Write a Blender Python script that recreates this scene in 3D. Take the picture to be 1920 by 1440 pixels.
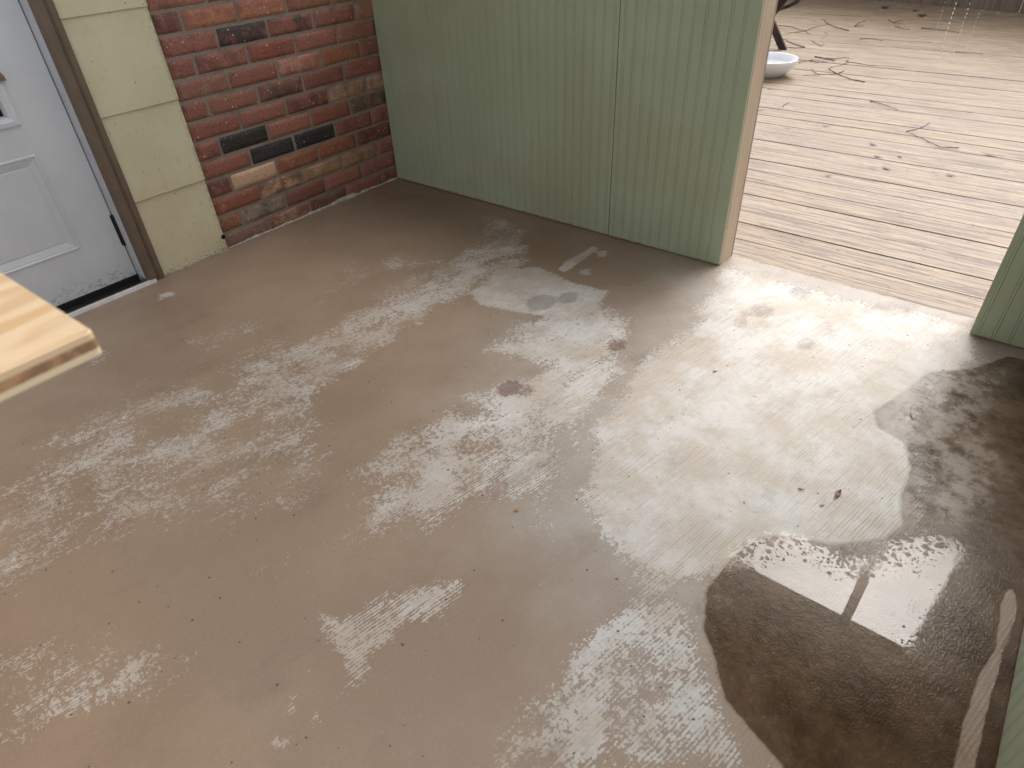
import bpy, bmesh, math, random
import numpy as np
from mathutils import Vector, Matrix, noise as mnoise

for o in list(bpy.data.objects): bpy.data.objects.remove(o)
SC = bpy.context.scene
COL = SC.collection
R = random.Random(7)

# ------------------------------------------------------------------ camera
cd = bpy.data.cameras.new('camera'); cam = bpy.data.objects.new('camera', cd); COL.objects.link(cam)
cam.matrix_world = Matrix(((0.782827, -0.351767, 0.513267, 2.3516),
                           (0.620937, 0.494981, -0.607809, -2.0200),
                           (-0.04025, 0.794515, 0.605909, 1.0729), (0, 0, 0, 1)))
cd.sensor_width = 36; cd.lens = 1221.02/1920*36
cd.clip_start = 0.02; cd.clip_end = 2000
cd.dof.use_dof = True; cd.dof.focus_distance = 2.3; cd.dof.aperture_fstop = 7.0
SC.camera = cam

# ------------------------------------------------------------------ world, sun, exposure
SUN_EL, SUN_AZ = 52, 2         # azimuth clockwise from +Y
w = bpy.data.worlds.new('World'); SC.world = w; w.use_nodes = True
wt = w.node_tree; wt.nodes.clear()
sky = wt.nodes.new('ShaderNodeTexSky'); sky.sky_type = 'NISHITA'; sky.sun_disc = False
sky.sun_elevation = math.radians(SUN_EL); sky.sun_rotation = math.radians(SUN_AZ)
sky.air_density = 1.0; sky.dust_density = 4.0; sky.ozone_density = 1.0
hs = wt.nodes.new('ShaderNodeHueSaturation'); hs.inputs['Saturation'].default_value = 0.34   # cloud cover
bg = wt.nodes.new('ShaderNodeBackground'); bg.inputs['Strength'].default_value = 0.15
wo = wt.nodes.new('ShaderNodeOutputWorld')
wt.links.new(sky.outputs[0], hs.inputs['Color']); wt.links.new(hs.outputs[0], bg.inputs[0]); wt.links.new(bg.outputs[0], wo.inputs[0])
ld = bpy.data.lights.new('sun', 'SUN'); ld.energy = 0.5; ld.angle = math.radians(52); ld.color = (1, .985, .96)
lo = bpy.data.objects.new('sun', ld); COL.objects.link(lo)
sd = Vector((math.sin(math.radians(SUN_AZ))*math.cos(math.radians(SUN_EL)), math.cos(math.radians(SUN_AZ))*math.cos(math.radians(SUN_EL)), math.sin(math.radians(SUN_EL))))
lo.rotation_euler = sd.to_track_quat('Z', 'Y').to_euler()
SC.view_settings.view_transform = 'Standard'; SC.view_settings.look = 'None'
SC.view_settings.exposure = 1.15; SC.view_settings.gamma = 1
SC.cycles.max_bounces = 10; SC.cycles.diffuse_bounces = 4; SC.cycles.transparent_max_bounces = 12

# ------------------------------------------------------------------ helpers
def link(o, parent=None):
    COL.objects.link(o)
    if parent: o.parent = parent
    return o
def mesh(name, verts, faces, mat=None, parent=None, smooth=False):
    me = bpy.data.meshes.new(name); me.from_pydata([tuple(v) for v in verts], [], faces); me.update()
    if mat: me.materials.append(mat)
    if smooth: me.polygons.foreach_set('use_smooth', [True]*len(me.polygons))
    return link(bpy.data.objects.new(name, me), parent)
def thing(name, label, cat, group=None, loc=(0, 0, 0)):
    o = bpy.data.objects.new(name, None); link(o); o.empty_display_size = .1; o.location = loc
    tag(o, label, cat, group); return o
def tag(o, label=None, cat=None, group=None, kind=None):
    if label: o['label'] = label
    if cat: o['category'] = cat
    if group: o['group'] = group
    if kind: o['kind'] = kind
    return o
class MB:
    def __init__(s): s.v = []; s.f = []
    def add(s, vs, fs):
        n = len(s.v); s.v += [tuple(a) for a in vs]; s.f += [tuple(i+n for i in f) for f in fs]
    def box(s, x0, x1, y0, y1, z0, z1, c=0.0):
        """box with chamfered edges of size c"""
        if c <= 0:
            s.add([(x0,y0,z0),(x1,y0,z0),(x1,y1,z0),(x0,y1,z0),(x0,y0,z1),(x1,y0,z1),(x1,y1,z1),(x0,y1,z1)],
                  [(0,3,2,1),(4,5,6,7),(0,1,5,4),(1,2,6,5),(2,3,7,6),(3,0,4,7)]); return
        bm = bmesh.new(); bmesh.ops.create_cube(bm, size=1)
        for v in bm.verts: v.co = Vector(((x0+x1)/2+v.co.x*(x1-x0), (y0+y1)/2+v.co.y*(y1-y0), (z0+z1)/2+v.co.z*(z1-z0)))
        bmesh.ops.bevel(bm, geom=bm.edges[:], offset=c, segments=2, affect='EDGES', profile=.6)
        bm.verts.index_update(); s.add([v.co[:] for v in bm.verts], [[v.index for v in f.verts] for f in bm.faces]); bm.free()
    def extr(s, prof, z0, z1, axis='z', cap=True):
        """closed profile of 2d points extruded: axis z -> (x,y); axis y -> (x,z)"""
        n = len(prof)
        P = (lambda p, t: (p[0], p[1], t)) if axis == 'z' else (lambda p, t: (p[0], t, p[1]))
        vs = [P(p, z0) for p in prof]+[P(p, z1) for p in prof]
        fs = [(i, (i+1) % n, n+(i+1) % n, n+i) for i in range(n)]
        if cap: fs += [tuple(range(n))[::-1], tuple(range(n, 2*n))]
        s.add(vs, fs)
    def tube(s, pts, rad, n=6):
        pts = [Vector(p) for p in pts]; rings = []
        for i, p in enumerate(pts):
            d = (pts[min(i+1, len(pts)-1)]-pts[max(i-1, 0)]).normalized()
            a = d.orthogonal().normalized() if i == 0 else (a-d*a.dot(d)).normalized()
            b = d.cross(a); r = rad[i] if isinstance(rad, (list, tuple)) else rad
            rings.append([p+(a*math.cos(t)+b*math.sin(t))*r for t in [2*math.pi*k/n for k in range(n)]])
        vs = [v for r in rings for v in r]; fs = []
        for i in range(len(pts)-1):
            for k in range(n): fs.append((i*n+k, i*n+(k+1) % n, (i+1)*n+(k+1) % n, (i+1)*n+k))
        fs += [tuple(range(n))[::-1], tuple(range((len(pts)-1)*n, len(pts)*n))]
        s.add(vs, fs)
    def lathe(s, prof, c=(0, 0, 0), n=48):
        m = len(prof)
        vs = [(c[0]+r*math.cos(2*math.pi*k/n), c[1]+r*math.sin(2*math.pi*k/n), c[2]+z) for k in range(n) for r, z in prof]
        fs = [(k*m+i, ((k+1) % n)*m+i, ((k+1) % n)*m+i+1, k*m+i+1) for k in range(n) for i in range(m-1)]
        s.add(vs, fs)
    def build(s, name, mat, parent=None, smooth=False):
        o = mesh(name, s.v, s.f, mat, parent, smooth)
        bm = bmesh.new(); bm.from_mesh(o.data); bmesh.ops.recalc_face_normals(bm, faces=bm.faces); bm.to_mesh(o.data); bm.free()
        return o

# ------------------------------------------------------------------ material helpers
class NT:
    def __init__(s, name):
        s.m = bpy.data.materials.new(name); s.m.use_nodes = True; s.t = s.m.node_tree; s.t.nodes.clear()
        s.out = s.t.nodes.new('ShaderNodeOutputMaterial')
        s.co = s.t.nodes.new('ShaderNodeTexCoord').outputs['Object']
    def put(s, sock, v):
        if isinstance(v, bpy.types.NodeSocket): s.t.links.new(v, sock)
        elif v is not None:
            if sock.type == 'RGBA' and len(v) == 3: v = (*v, 1)
            sock.default_value = v
    def math(s, op, a, b=None, c=None, clamp=False):
        n = s.t.nodes.new('ShaderNodeMath'); n.operation = op; n.use_clamp = clamp
        s.put(n.inputs[0], a); s.put(n.inputs[1], b); s.put(n.inputs[2], c); return n.outputs[0]
    def add(s, a, b): return s.math('ADD', a, b)
    def sub(s, a, b): return s.math('SUBTRACT', a, b)
    def mul(s, a, b): return s.math('MULTIPLY', a, b)
    def mad(s, a, b, c): return s.math('MULTIPLY_ADD', a, b, c)
    def map(s, v, a, b, c=0., d=1., smooth=True):
        n = s.t.nodes.new('ShaderNodeMapRange'); n.interpolation_type = 'SMOOTHSTEP' if smooth else 'LINEAR'
        for i, x in enumerate((v, a, b, c, d)): s.put(n.inputs[i], x)
        return n.outputs[0]
    def mix(s, f, a, b, blend='MIX'):
        n = s.t.nodes.new('ShaderNodeMix'); n.data_type = 'RGBA'; n.blend_type = blend
        s.put(n.inputs[0], f); s.put(n.inputs[6], a); s.put(n.inputs[7], b); return n.outputs[2]
    def noise(s, vec, scale, detail=3, rough=.5, dist=0., col=False):
        n = s.t.nodes.new('ShaderNodeTexNoise')
        s.put(n.inputs['Vector'], vec); s.put(n.inputs['Scale'], scale); s.put(n.inputs['Detail'], detail)
        s.put(n.inputs['Roughness'], rough); s.put(n.inputs['Distortion'], dist); return n.outputs['Color' if col else 'Fac']
    def vor(s, vec, scale, out='Distance', feature='F1', dim='2D'):
        n = s.t.nodes.new('ShaderNodeTexVoronoi'); n.feature = feature; n.voronoi_dimensions = dim
        s.put(n.inputs['Vector'], vec); s.put(n.inputs['Scale'], scale); return n.outputs[out]
    def xyz(s, vec):
        n = s.t.nodes.new('ShaderNodeSeparateXYZ'); s.put(n.inputs[0], vec); return n.outputs
    def vec(s, x, y, z):
        n = s.t.nodes.new('ShaderNodeCombineXYZ')
        for i, v in enumerate((x, y, z)): s.put(n.inputs[i], v)
        return n.outputs[0]
    def scale(s, vec, k):
        n = s.t.nodes.new('ShaderNodeVectorMath'); n.operation = 'MULTIPLY'; s.put(n.inputs[0], vec); s.put(n.inputs[1], k); return n.outputs[0]
    def attr(s, name, out='Fac'):
        n = s.t.nodes.new('ShaderNodeAttribute'); n.attribute_name = name; return n.outputs[out]
    def bump(s, h, dist=.001, strength=1.):
        n = s.t.nodes.new('ShaderNodeBump'); s.put(n.inputs['Height'], h); n.inputs['Distance'].default_value = dist
        n.inputs['Strength'].default_value = strength; return n.outputs[0]
    def bsdf(s, col, rough=.5, normal=None, **kw):
        n = s.t.nodes.new('ShaderNodeBsdfPrincipled'); s.put(n.inputs['Base Color'], col); s.put(n.inputs['Roughness'], rough)
        if normal is not None: s.put(n.inputs['Normal'], normal)
        for k, v in kw.items(): s.put(n.inputs[k.replace('_', ' ')], v)
        s.t.links.new(n.outputs[0], s.out.inputs[0]); return n

def m_plain(name, col, rough=.5, var=.12, nscale=14, grain=0.0, metallic=0., dirt=None):
    t = NT(name); a = t.noise(t.co, nscale, 5, .6)
    c = t.mix(t.map(a, .3, .7), [k*(1-var) for k in col], [k*(1+var) for k in col])
    if dirt: c = t.mix(t.map(t.noise(t.co, 30, 6, .7), .58, .75, 0, .6), c, dirt)
    t.bsdf(c, t.map(a, .3, .7, rough*.85, min(1, rough*1.15)), t.bump(t.noise(t.co, 220, 3), .0006) if grain else None, Metallic=metallic)
    return t.m

def m_wood(name, c1, c2, axis='x', rough=.55, scale=1., speck=0.0):
    t = NT(name); k = {'x': (1.2, 22, 22), 'y': (22, 1.2, 22), 'z': (22, 22, 1.2)}[axis]
    v = t.scale(t.co, [q*scale for q in k]); g = t.noise(v, 1, 6, .65, .6)
    g2 = t.noise(t.scale(v, (4, 4, 4)), 1, 3, .6)
    c = t.mix(t.map(g, .35, .68), c1, c2); c = t.mix(t.map(g2, .55, .8, 0, .5), c, [q*.55 for q in c1])
    t.bsdf(c, rough, t.bump(g2, .0006)); return t.m
# ------------------------------------------------------------------ concrete floor (worn tan paint over broom finished concrete)
BARE=[(0.98,0.1,[(1.616,-0.024),(1.652,0.025),(2.046,0.028),(2.364,0.076),(2.432,-0.124),(2.373,-0.283),(2.347,-0.509),(2.416,-0.679),(2.441,-0.845),(2.345,-1.014),(2.223,-1.105),(2.145,-1.224),(2.065,-1.284),(1.96,-1.268),(1.847,-1.213),(1.78,-1.102),(1.703,-0.948),(1.676,-0.719),(1.695,-0.369)]),
 (0.66,0.05,[(2.017,-1.746),(1.991,-1.677),(1.974,-1.613),(1.993,-1.564),(1.99,-1.48),(2.018,-1.363),(1.958,-1.202),(2.121,-1.242),(2.206,-1.355),(2.331,-1.495)]),
 (0.64,0.05,[(0.767,-0.275),(0.843,-0.137),(1.069,-0.318),(1.039,-0.662),(1.019,-0.913),(1.043,-1.167),(1.061,-1.33),(0.894,-1.449),(0.776,-1.19),(0.764,-0.974),(0.75,-0.726),(0.778,-0.513)]),
 (0.95,0.03,[(1.015,-0.635),(0.98,-0.452),(1.093,-0.351),(1.268,-0.374),(1.393,-0.355),(1.439,-0.509),(1.347,-0.61),(1.208,-0.648),(1.088,-0.678)]),
 (0.78,0.08,[(1.238,-0.686),(1.417,-0.444),(1.563,-0.461),(1.676,-0.719),(1.692,-0.956),(1.775,-1.105),(1.639,-1.019),(1.487,-1.129),(1.355,-1.063),(1.446,-0.851),(1.271,-0.877)]),
 (0.66,0.08,[(1.3,-1.452),(1.333,-1.24),(1.402,-1.03),(1.533,-0.82),(1.794,-1.134),(1.811,-1.201),(1.67,-1.342),(1.633,-1.469),(1.538,-1.531),(1.38,-1.517)]),
 (0.55,0.12,[(0.637,-1.979),(0.542,-1.701),(0.582,-1.493),(0.665,-1.302),(0.617,-1.116),(1.017,-1.185),(1.143,-1.325),(1.355,-1.367),(1.386,-1.552),(1.168,-1.805),(1.049,-2.075),(1.038,-2.127)]),
 (0.56,0.05,[(0.576,-1.837),(0.625,-1.724),(0.689,-1.596),(0.838,-1.672),(0.763,-1.797),(0.684,-1.878)]),
 (0.56,0.1,[(1.104,-2.148),(1.266,-1.985),(1.446,-1.849),(1.518,-1.855),(1.508,-2.024),(1.38,-2.235)]),
 (0.6,0.04,[(0.568,-0.094),(0.698,-0.076),(0.92,-0.117),(0.92,-0.203),(0.813,-0.217),(0.885,-0.337),(0.774,-0.299)]),
 (0.95,0.012,[(1.16,-0.331),(1.148,-0.265),(1.161,-0.11),(1.196,-0.109),(1.196,-0.233),(1.199,-0.338)]),
 (0.95,0.012,[(1.189,-0.134),(1.225,-0.1),(1.258,-0.161),(1.229,-0.18)]),
 (0.85,0.015,[(1.222,-0.289),(1.249,-0.246),(1.291,-0.304),(1.246,-0.325)]),
 (0.74,0.03,[(1.549,-1.7),(1.632,-1.695),(1.653,-1.607),(1.707,-1.544),(1.732,-1.495),(1.757,-1.468),(1.785,-1.515),(1.784,-1.581),(1.748,-1.642),(1.752,-1.672),(1.74,-1.713),(1.762,-1.751),(1.755,-1.768),(1.698,-1.751),(1.626,-1.747)]),
 (0.75,0.02,[(1.736,-1.722),(1.751,-1.723),(1.751,-1.794),(1.747,-1.82),(1.741,-1.818)]),
 (0.7,0.02,[(1.712,-1.921),(1.709,-1.898),(1.75,-1.871),(1.754,-1.884),(1.747,-1.91)]),
 (0.85,0.015,[(1.74,-1.852),(1.736,-1.833),(1.753,-1.837),(1.754,-1.858)]),
 (0.62,0.02,[(1.667,-1.847),(1.685,-1.821),(1.708,-1.85),(1.712,-1.869),(1.694,-1.871)]),
 (0.5,0.05,[(1.803,-1.449),(1.855,-1.379),(1.921,-1.362),(1.933,-1.398),(1.876,-1.44),(1.872,-1.501),(1.842,-1.495)]),
 (0.52,0.06,[(1.657,-1.234),(1.755,-1.141),(1.87,-1.268),(1.882,-1.343),(1.763,-1.347)]),
 (0.5,0.05,[(0.428,-0.695),(0.598,-0.527),(0.798,-0.448),(0.823,-0.533),(0.658,-0.742),(0.682,-0.906),(0.675,-1.076),(0.561,-0.9),(0.546,-0.817)]),
 (0.5,0.04,[(0.473,-1.366),(0.471,-1.217),(0.559,-1.116),(0.672,-1.155),(0.626,-1.295),(0.636,-1.39)]),
 (0.48,0.08,[(1.41,-1.626),(1.425,-1.523),(1.612,-1.51),(1.589,-1.577),(1.488,-1.685),(1.41,-1.804),(1.324,-1.774)]),
 (0.7,0.04,[(2.072,-1.378),(2.129,-1.28),(2.206,-1.355),(2.273,-1.419),(2.331,-1.495),(2.192,-1.602),(2.177,-1.492)]),
 (0.95,0.015,[(0.12,-1.256),(0.141,-1.21),(0.182,-1.227),(0.164,-1.252),(0.171,-1.283)]),
 (0.5,0.02,[(0.3,-1.211),(0.313,-1.159),(0.309,-1.095),(0.352,-1.132),(0.364,-1.21)]),
 (0.52,0.05,[(0.224,-1.612),(0.275,-1.505),(0.348,-1.49),(0.423,-1.574),(0.329,-1.64)]),
 (0.95,0.01,[(0.996,-0.876),(1.007,-0.854),(1.023,-0.865),(1.013,-0.883)]),
 (0.95,0.01,[(1.17,-1.17),(1.181,-1.153),(1.191,-1.161),(1.181,-1.177)])]
WET=[(1,0.03,[(2.602,-0.034),(2.473,-0.059),(2.414,-0.167),(2.319,-0.264),(2.294,-0.381),(2.249,-0.505),(2.271,-0.564),(2.341,-0.584),(2.37,-0.672),(2.373,-0.769),(2.395,-0.853),(2.377,-0.91),(2.297,-0.988),(2.251,-1.006),(2.196,-1.035),(2.158,-1.092),(2.149,-1.16),(2.146,-1.238),(2.178,-1.312),(2.213,-1.349),(2.259,-1.408),(2.323,-1.434),(2.381,-1.457),(2.394,-1.492),(2.764,-1.208),(2.82,-0.383)])]
DRY=[(1,0.012,[(2.582,-0.906),(2.597,-0.892),(2.605,-0.95),(2.601,-1.043),(2.595,-1.142),(2.594,-1.246),(2.599,-1.317),(2.572,-1.338),(2.567,-1.237),(2.575,-1.111),(2.588,-1.041),(2.58,-0.955)])]
HALFDRY=[(0.5,0.05,[(2.257,-0.278),(2.488,-0.084),(2.477,-0.415),(2.553,-0.579),(2.488,-0.793),(2.393,-0.81),(2.377,-0.645),(2.286,-0.553)])]
FILM=[(1,0.05,[(2.152,-1.204),(2.156,-1.139),(2.178,-1.074),(2.246,-1.023),(2.329,-1.026),(2.389,-0.958),(2.445,-0.867),(2.499,-0.852),(2.53,-0.9),(2.526,-0.982),(2.518,-1.055),(2.498,-1.121),(2.5,-1.168),(2.538,-1.218),(2.556,-1.275),(2.52,-1.36),(2.431,-1.419),(2.362,-1.404),(2.286,-1.365),(2.211,-1.313)])]
STAIN=[(1.249,-0.547,0.04,0.9),(1.304,-0.472,0.028,0.9),(1.844,-0.198,0.035,0.6),(1.9,-0.031,0.035,0.55),(1.818,-0.307,0.03,0.45),(2.051,-0.017,0.06,0.25),(2.186,-0.022,0.03,0.3),(2.012,-0.308,0.03,0.5),(2.019,-0.145,0.03,0.35),(2.12,-0.1,0.025,0.3),(1.364,-0.795,0.02,0.3),(1.409,-1.102,0.035,0.4),(1.867,-0.753,0.05,0.3),(1.814,-0.249,0.02,0.4)]
RED=[(1.576,-0.623,0.032,0.8),(1.449,-0.963,0.03,1.0),(1.491,-0.947,0.03,0.7),(1.646,-0.653,0.018,0.5),(1.429,-0.628,0.02,0.2),(1.818,-0.307,0.03,0.35),(1.1,-1.652,0.04,0.4),(1.064,-1.836,0.04,0.5)]
def sdist(X, Y, poly):
    """signed distance, negative inside"""
    P = np.array(poly); n = len(P); d = np.full(X.shape, 1e9); ins = np.zeros(X.shape, bool)
    for i in range(n):
        ax, ay = P[i]; bx, by = P[(i+1) % n]; ex, ey = bx-ax, by-ay
        t = np.clip(((X-ax)*ex+(Y-ay)*ey)/(ex*ex+ey*ey+1e-12), 0, 1)
        d = np.minimum(d, np.hypot(X-ax-t*ex, Y-ay-t*ey))
        c = ((ay > Y) != (by > Y)) & (X < (bx-ax)*(Y-ay)/((by-ay)+1e-12)+ax); ins ^= c
    return np.where(ins, -d, d)
def soft(d, s): return 1/(1+np.exp(np.clip(d/(s*.35), -30, 30)))
def paint(X, Y, L, base=0.):
    a = np.full(X.shape, base)
    for v, s, p in L: a = np.maximum(a, v*soft(sdist(X, Y, p), s))
    return a
def grid(name, x0, x1, y0, y1, step, z=0.):
    nx = int(round((x1-x0)/step))+1; ny = int(round((y1-y0)/step))+1
    X, Y = np.meshgrid(np.linspace(x0, x1, nx), np.linspace(y0, y1, ny)); X = X.ravel(); Y = Y.ravel()
    co = np.stack([X, Y, np.full(X.shape, z)], 1).astype(np.float32)
    i = np.arange((nx-1)*(ny-1)); r = i//(nx-1)*nx+i % (nx-1); q = np.stack([r, r+1, r+1+nx, r+nx], 1).astype(np.int32)
    me = bpy.data.meshes.new(name); me.vertices.add(len(X)); me.vertices.foreach_set('co', co.ravel())
    me.loops.add(q.size); me.loops.foreach_set('vertex_index', q.ravel())
    me.polygons.add(len(q)); me.polygons.foreach_set('loop_start', np.arange(0, q.size, 4, dtype=np.int32))
    me.update(calc_edges=True); me.validate()
    return link(bpy.data.objects.new(name, me)), X, Y
def setattr_(o, name, a):
    at = o.data.attributes.new(name, 'FLOAT', 'POINT'); at.data.foreach_set('value', a.astype(np.float32))

floor, X, Y = grid('floor', 0.0, 2.64, -4.2, 0.098, .0125)
setattr_(floor, 'bare', paint(X, Y, BARE, .20))
dm = sdist(X, Y, BARE[0][2]); d5 = sdist(X, Y, BARE[4][2])
setattr_(floor, 'fade', np.maximum(1/(1+np.exp(np.clip((dm-.17)/.16, -30, 30))), .75/(1+np.exp(np.clip((d5-.05)/.1, -30, 30)))))
wet = soft(sdist(X, Y, WET[0][2]), .02)
setattr_(floor, 'wet', wet*(1-soft(sdist(X, Y, DRY[0][2]), .012)))
setattr_(floor, 'half', paint(X, Y, HALFDRY))
for nm, L in (('stain', STAIN), ('red', RED)):
    a = np.zeros(X.shape)
    for cx, cy, r, v in L: a = np.maximum(a, v*np.clip(1.6-np.hypot(X-cx, (Y-cy)*.8)/r, 0, 1))
    setattr_(floor, nm, a)
corner = np.exp(-((X-.35)**2/.16+(Y+.12)**2/.03))+.8*np.exp(-((X-1.05)**2/.02+(Y+.26)**2/.01))  # browner tone along the wall corner and at one spot farther right
setattr_(floor, 'brown_tone', np.clip(corner, 0, 1))

t = NT('worn_painted_concrete')
x, y, z = t.xyz(t.co)[:3]
s = t.add(t.mul(x, .98), t.mul(y, -.2)); u = t.add(t.mul(x, .2), t.mul(y, .98))
sw = t.add(t.add(s, t.mul(t.noise(t.co, 2.2, 2), .02)), t.mul(t.noise(t.co, 16, 3), .006))
stripe = t.math('SINE', t.mul(sw, 2*math.pi/.0068))
stripe = t.add(t.mul(stripe, .38), t.mul(t.sub(t.noise(t.vec(t.mul(sw, 190), t.mul(u, 11), 0), 1, 4, .6), .5), 2.6))
sv = t.vec(s, t.mul(u, .68), 0)
nA = t.noise(sv, 11, 9, .68, .25); nB = t.noise(t.vec(s, t.mul(u, .8), 0), 95, 5, .75); nC = t.noise(t.co, 3.2, 5, .6)
bare = t.attr('bare')
v = t.add(bare, t.mul(t.sub(nA, .5), 1.15)); v = t.add(v, t.mul(t.sub(nB, .5), 1.15)); v = t.add(v, t.mul(t.sub(t.noise(t.co, 210, 3, .7), .5), .65))
amp = t.mul(t.map(nC, .38, .62, .04, .30), t.sub(1., t.mul(t.attr('fade'), .45)))
v = t.add(v, t.mul(stripe, amp))
mask = t.mul(t.map(v, .588, .615), t.map(t.add(t.attr('fade'), t.mul(t.sub(nC, .5), .8)), -.1, .5, .62, 1.))
# scattered scratches
scr = t.noise(t.vec(t.mul(s, 60), t.mul(u, 5), 0), 1, 3, .7, .5)
mask = t.math('MAXIMUM', mask, t.map(scr, .745, .775, 0, .8))
fadeN = t.add(t.attr('fade'), t.mul(t.sub(t.noise(t.co, 5, 6, .65), .5), .55)); fade = t.map(fadeN, .15, .95)
paintc = t.mix(t.map(t.noise(t.co, 2.5, 6, .6), .35, .65), (.275, .195, .132), (.325, .236, .162))
paintc = t.mix(t.map(t.noise(t.co, 7, 5, .7), .5, .8, 0, .6), paintc, (.262, .19, .122))
fine = t.noise(t.co, 160, 3, .7)
paintc = t.mix(fade, paintc, t.mix(t.map(t.noise(t.co, 4, 6, .7), .35, .65), (.345, .288, .232), (.41, .375, .332)))
paintc = t.mix(t.mul(t.attr('brown_tone'), .45), paintc, (.16, .092, .045))
barec = t.mix(t.map(t.noise(t.co, 6, 5, .65), .38, .62), (.52, .455, .38), (.62, .595, .555))
barec = t.mix(t.map(t.noise(t.co, 30, 4, .7), .5, .75, 0, .5), barec, (.43, .365, .295))
col = t.mix(mask, paintc, barec)
# grime left in the grooves
groove = t.map(stripe, -.1, -.6); col = t.mix(t.mul(t.mul(groove, mask), t.map(nC, .35, .62, .05, .42)), col, (.22, .18, .145))
col = t.mix(t.map(fine, .5, .8, 0, .28), col, (.17, .13, .10)); col = t.mix(t.map(fine, .45, .2, 0, .22), col, (.6, .55, .5))
edge = t.noise(t.co, 28, 5, .7)
st = t.map(t.add(t.attr('stain'), t.mul(t.sub(edge, .5), .9)), .42, .55)
ring = t.map(t.math('ABSOLUTE', t.sub(t.add(t.attr('stain'), t.mul(t.sub(edge, .5), .9)), .40)), .06, .0)
col = t.mix(t.mul(st, .48), col, (.20, .17, .15)); col = t.mix(t.mul(ring, .4), col, (.19, .15, .13))
rd = t.map(t.add(t.attr('red'), t.mul(t.sub(t.noise(sv, 110, 4, .8), .5), 1.6)), .5, .75); col = t.mix(t.mul(rd, .75), col, (.17, .095, .075))
smud = t.map(t.noise(t.vec(t.mul(s, 6), t.mul(u, 3), 0), 1, 7, .75), .54, .74, 0, .5); col = t.mix(smud, col, (.17, .125, .09))
# small dark grit, random sizes
wn = t.t.nodes.new('ShaderNodeTexVoronoi'); wn.voronoi_dimensions = '2D'; t.put(wn.inputs['Vector'], t.vec(t.add(x, t.mul(t.noise(t.co, 120), .006)), y, 0)); t.put(wn.inputs['Scale'], 17.)
rnd = t.xyz(wn.outputs['Color']); grit = t.math('LESS_THAN', wn.outputs['Distance'], t.mul(t.map(rnd[0], .55, 1, 0, .045, smooth=False), 1.))
col = t.mix(t.mul(grit, .85), col, (.06, .045, .035))
# wet
wn_ = t.add(t.attr('wet'), t.mul(t.sub(t.noise(t.co, 24, 6, .65), .5), .38)); wet = t.map(wn_, .38, .56)
rim = t.map(t.math('ABSOLUTE', t.sub(wn_, .40)), .10, .0)
wetf = t.mul(wet, t.sub(1., t.mul(t.mul(t.attr('half'), 1.3), t.map(t.noise(t.co, 16, 6, .75), .35, .62))))
wetc = t.mix(1., t.mix(.3, col, (.34, .26, .19)), t.mix(t.map(t.noise(t.co, 9, 6, .7), .35, .65), (.20, .15, .105), (.40, .335, .27)), 'MULTIPLY')
wetp = t.map(t.noise(t.co, 38, 6, .8), .58, .72, 0, .5); wetc = t.mix(wetp, wetc, (.16, .13, .10))
col = t.mix(t.mul(rim, .35), col, (.22, .165, .11)); col = t.mix(wetf, col, wetc)
h = t.add(t.mul(stripe, t.mul(t.sub(1., t.mul(wet, .8)), t.map(nC, .3, .6, .10, .26))), t.mul(t.noise(t.co, 300, 2), .5)); h = t.add(h, t.mul(mask, -.35)); h = t.add(h, t.mul(t.noise(t.co, 60, 3), t.mul(wet, .5)))
ro = t.mix(mask, (.46,)*3, (.62,)*3); ro = t.add(ro, t.mul(t.sub(nA, .5), .35)); ro = t.mix(wetf, ro, t.mix(t.map(t.noise(t.co, 26, 4), .4, .6), (.11,)*3, (.22,)*3))
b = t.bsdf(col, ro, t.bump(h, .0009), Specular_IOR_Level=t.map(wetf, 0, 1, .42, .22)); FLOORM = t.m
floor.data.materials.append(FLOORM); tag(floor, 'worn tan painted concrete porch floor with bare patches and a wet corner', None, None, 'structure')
# slab body under the painted face
mb = MB(); mb.box(-.02, 2.75, -4.25, .096, -.14, -.004)
o = mb.build('slab', m_plain('concrete_side', (.34, .31, .27), .8, .2, 20, 1)); tag(o, kind='structure')

# puddle: a thin film of standing water, broken where the concrete pokes through
pd, PX, PY = grid('puddle', 2.10, 2.602, -1.46, -.80, .008, .0016)
sdp = sdist(PX, PY, FILM[0][2])
setattr_(pd, 'film', np.clip(.5-sdp/.14, 0, 1))
t = NT('standing_water')
n1 = t.noise(t.co, 130, 3, .6); n2 = t.noise(t.co, 17, 3, .6)
fl = t.attr('film'); hole = t.add(fl, t.mul(t.sub(n2, .5), .8)); hole = t.add(hole, t.mul(t.sub(n1, .5), .5))
wob = t.scale(t.co, (1, 1, 1)); vs_ = t.vor(wob, 115); rs_ = t.xyz(t.vor(wob, 115, 'Color'))
thr = t.mul(t.map(t.add(fl, t.mul(t.sub(n2, .5), 1.1)), .96, .35, 0, .68, smooth=False), rs_[0]); dots = t.math('GREATER_THAN', vs_, thr)
vs2 = t.vor(t.co, 52); rs2 = t.xyz(t.vor(t.co, 52, 'Color')); thr2 = t.mul(t.map(fl, 1.0, .5, .04, .45, smooth=False), t.map(rs2[1], .4, 1, 0, 1)); dots = t.mul(dots, t.math('GREATER_THAN', vs2, thr2))
keep = t.mul(t.map(hole, .30, .42), dots)
gm = t.t.nodes.new('ShaderNodeNewGeometry'); dt = t.t.nodes.new('ShaderNodeVectorMath'); dt.operation = 'DOT_PRODUCT'
t.put(dt.inputs[0], gm.outputs['Normal']); t.put(dt.inputs[1], gm.outputs['Incoming'])      # Schlick reflectance, same from both sides of the thin film
frf = t.mad(t.math('POWER', t.sub(1., t.math('ABSOLUTE', dt.outputs['Value'])), 5.), .965, .035)
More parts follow.
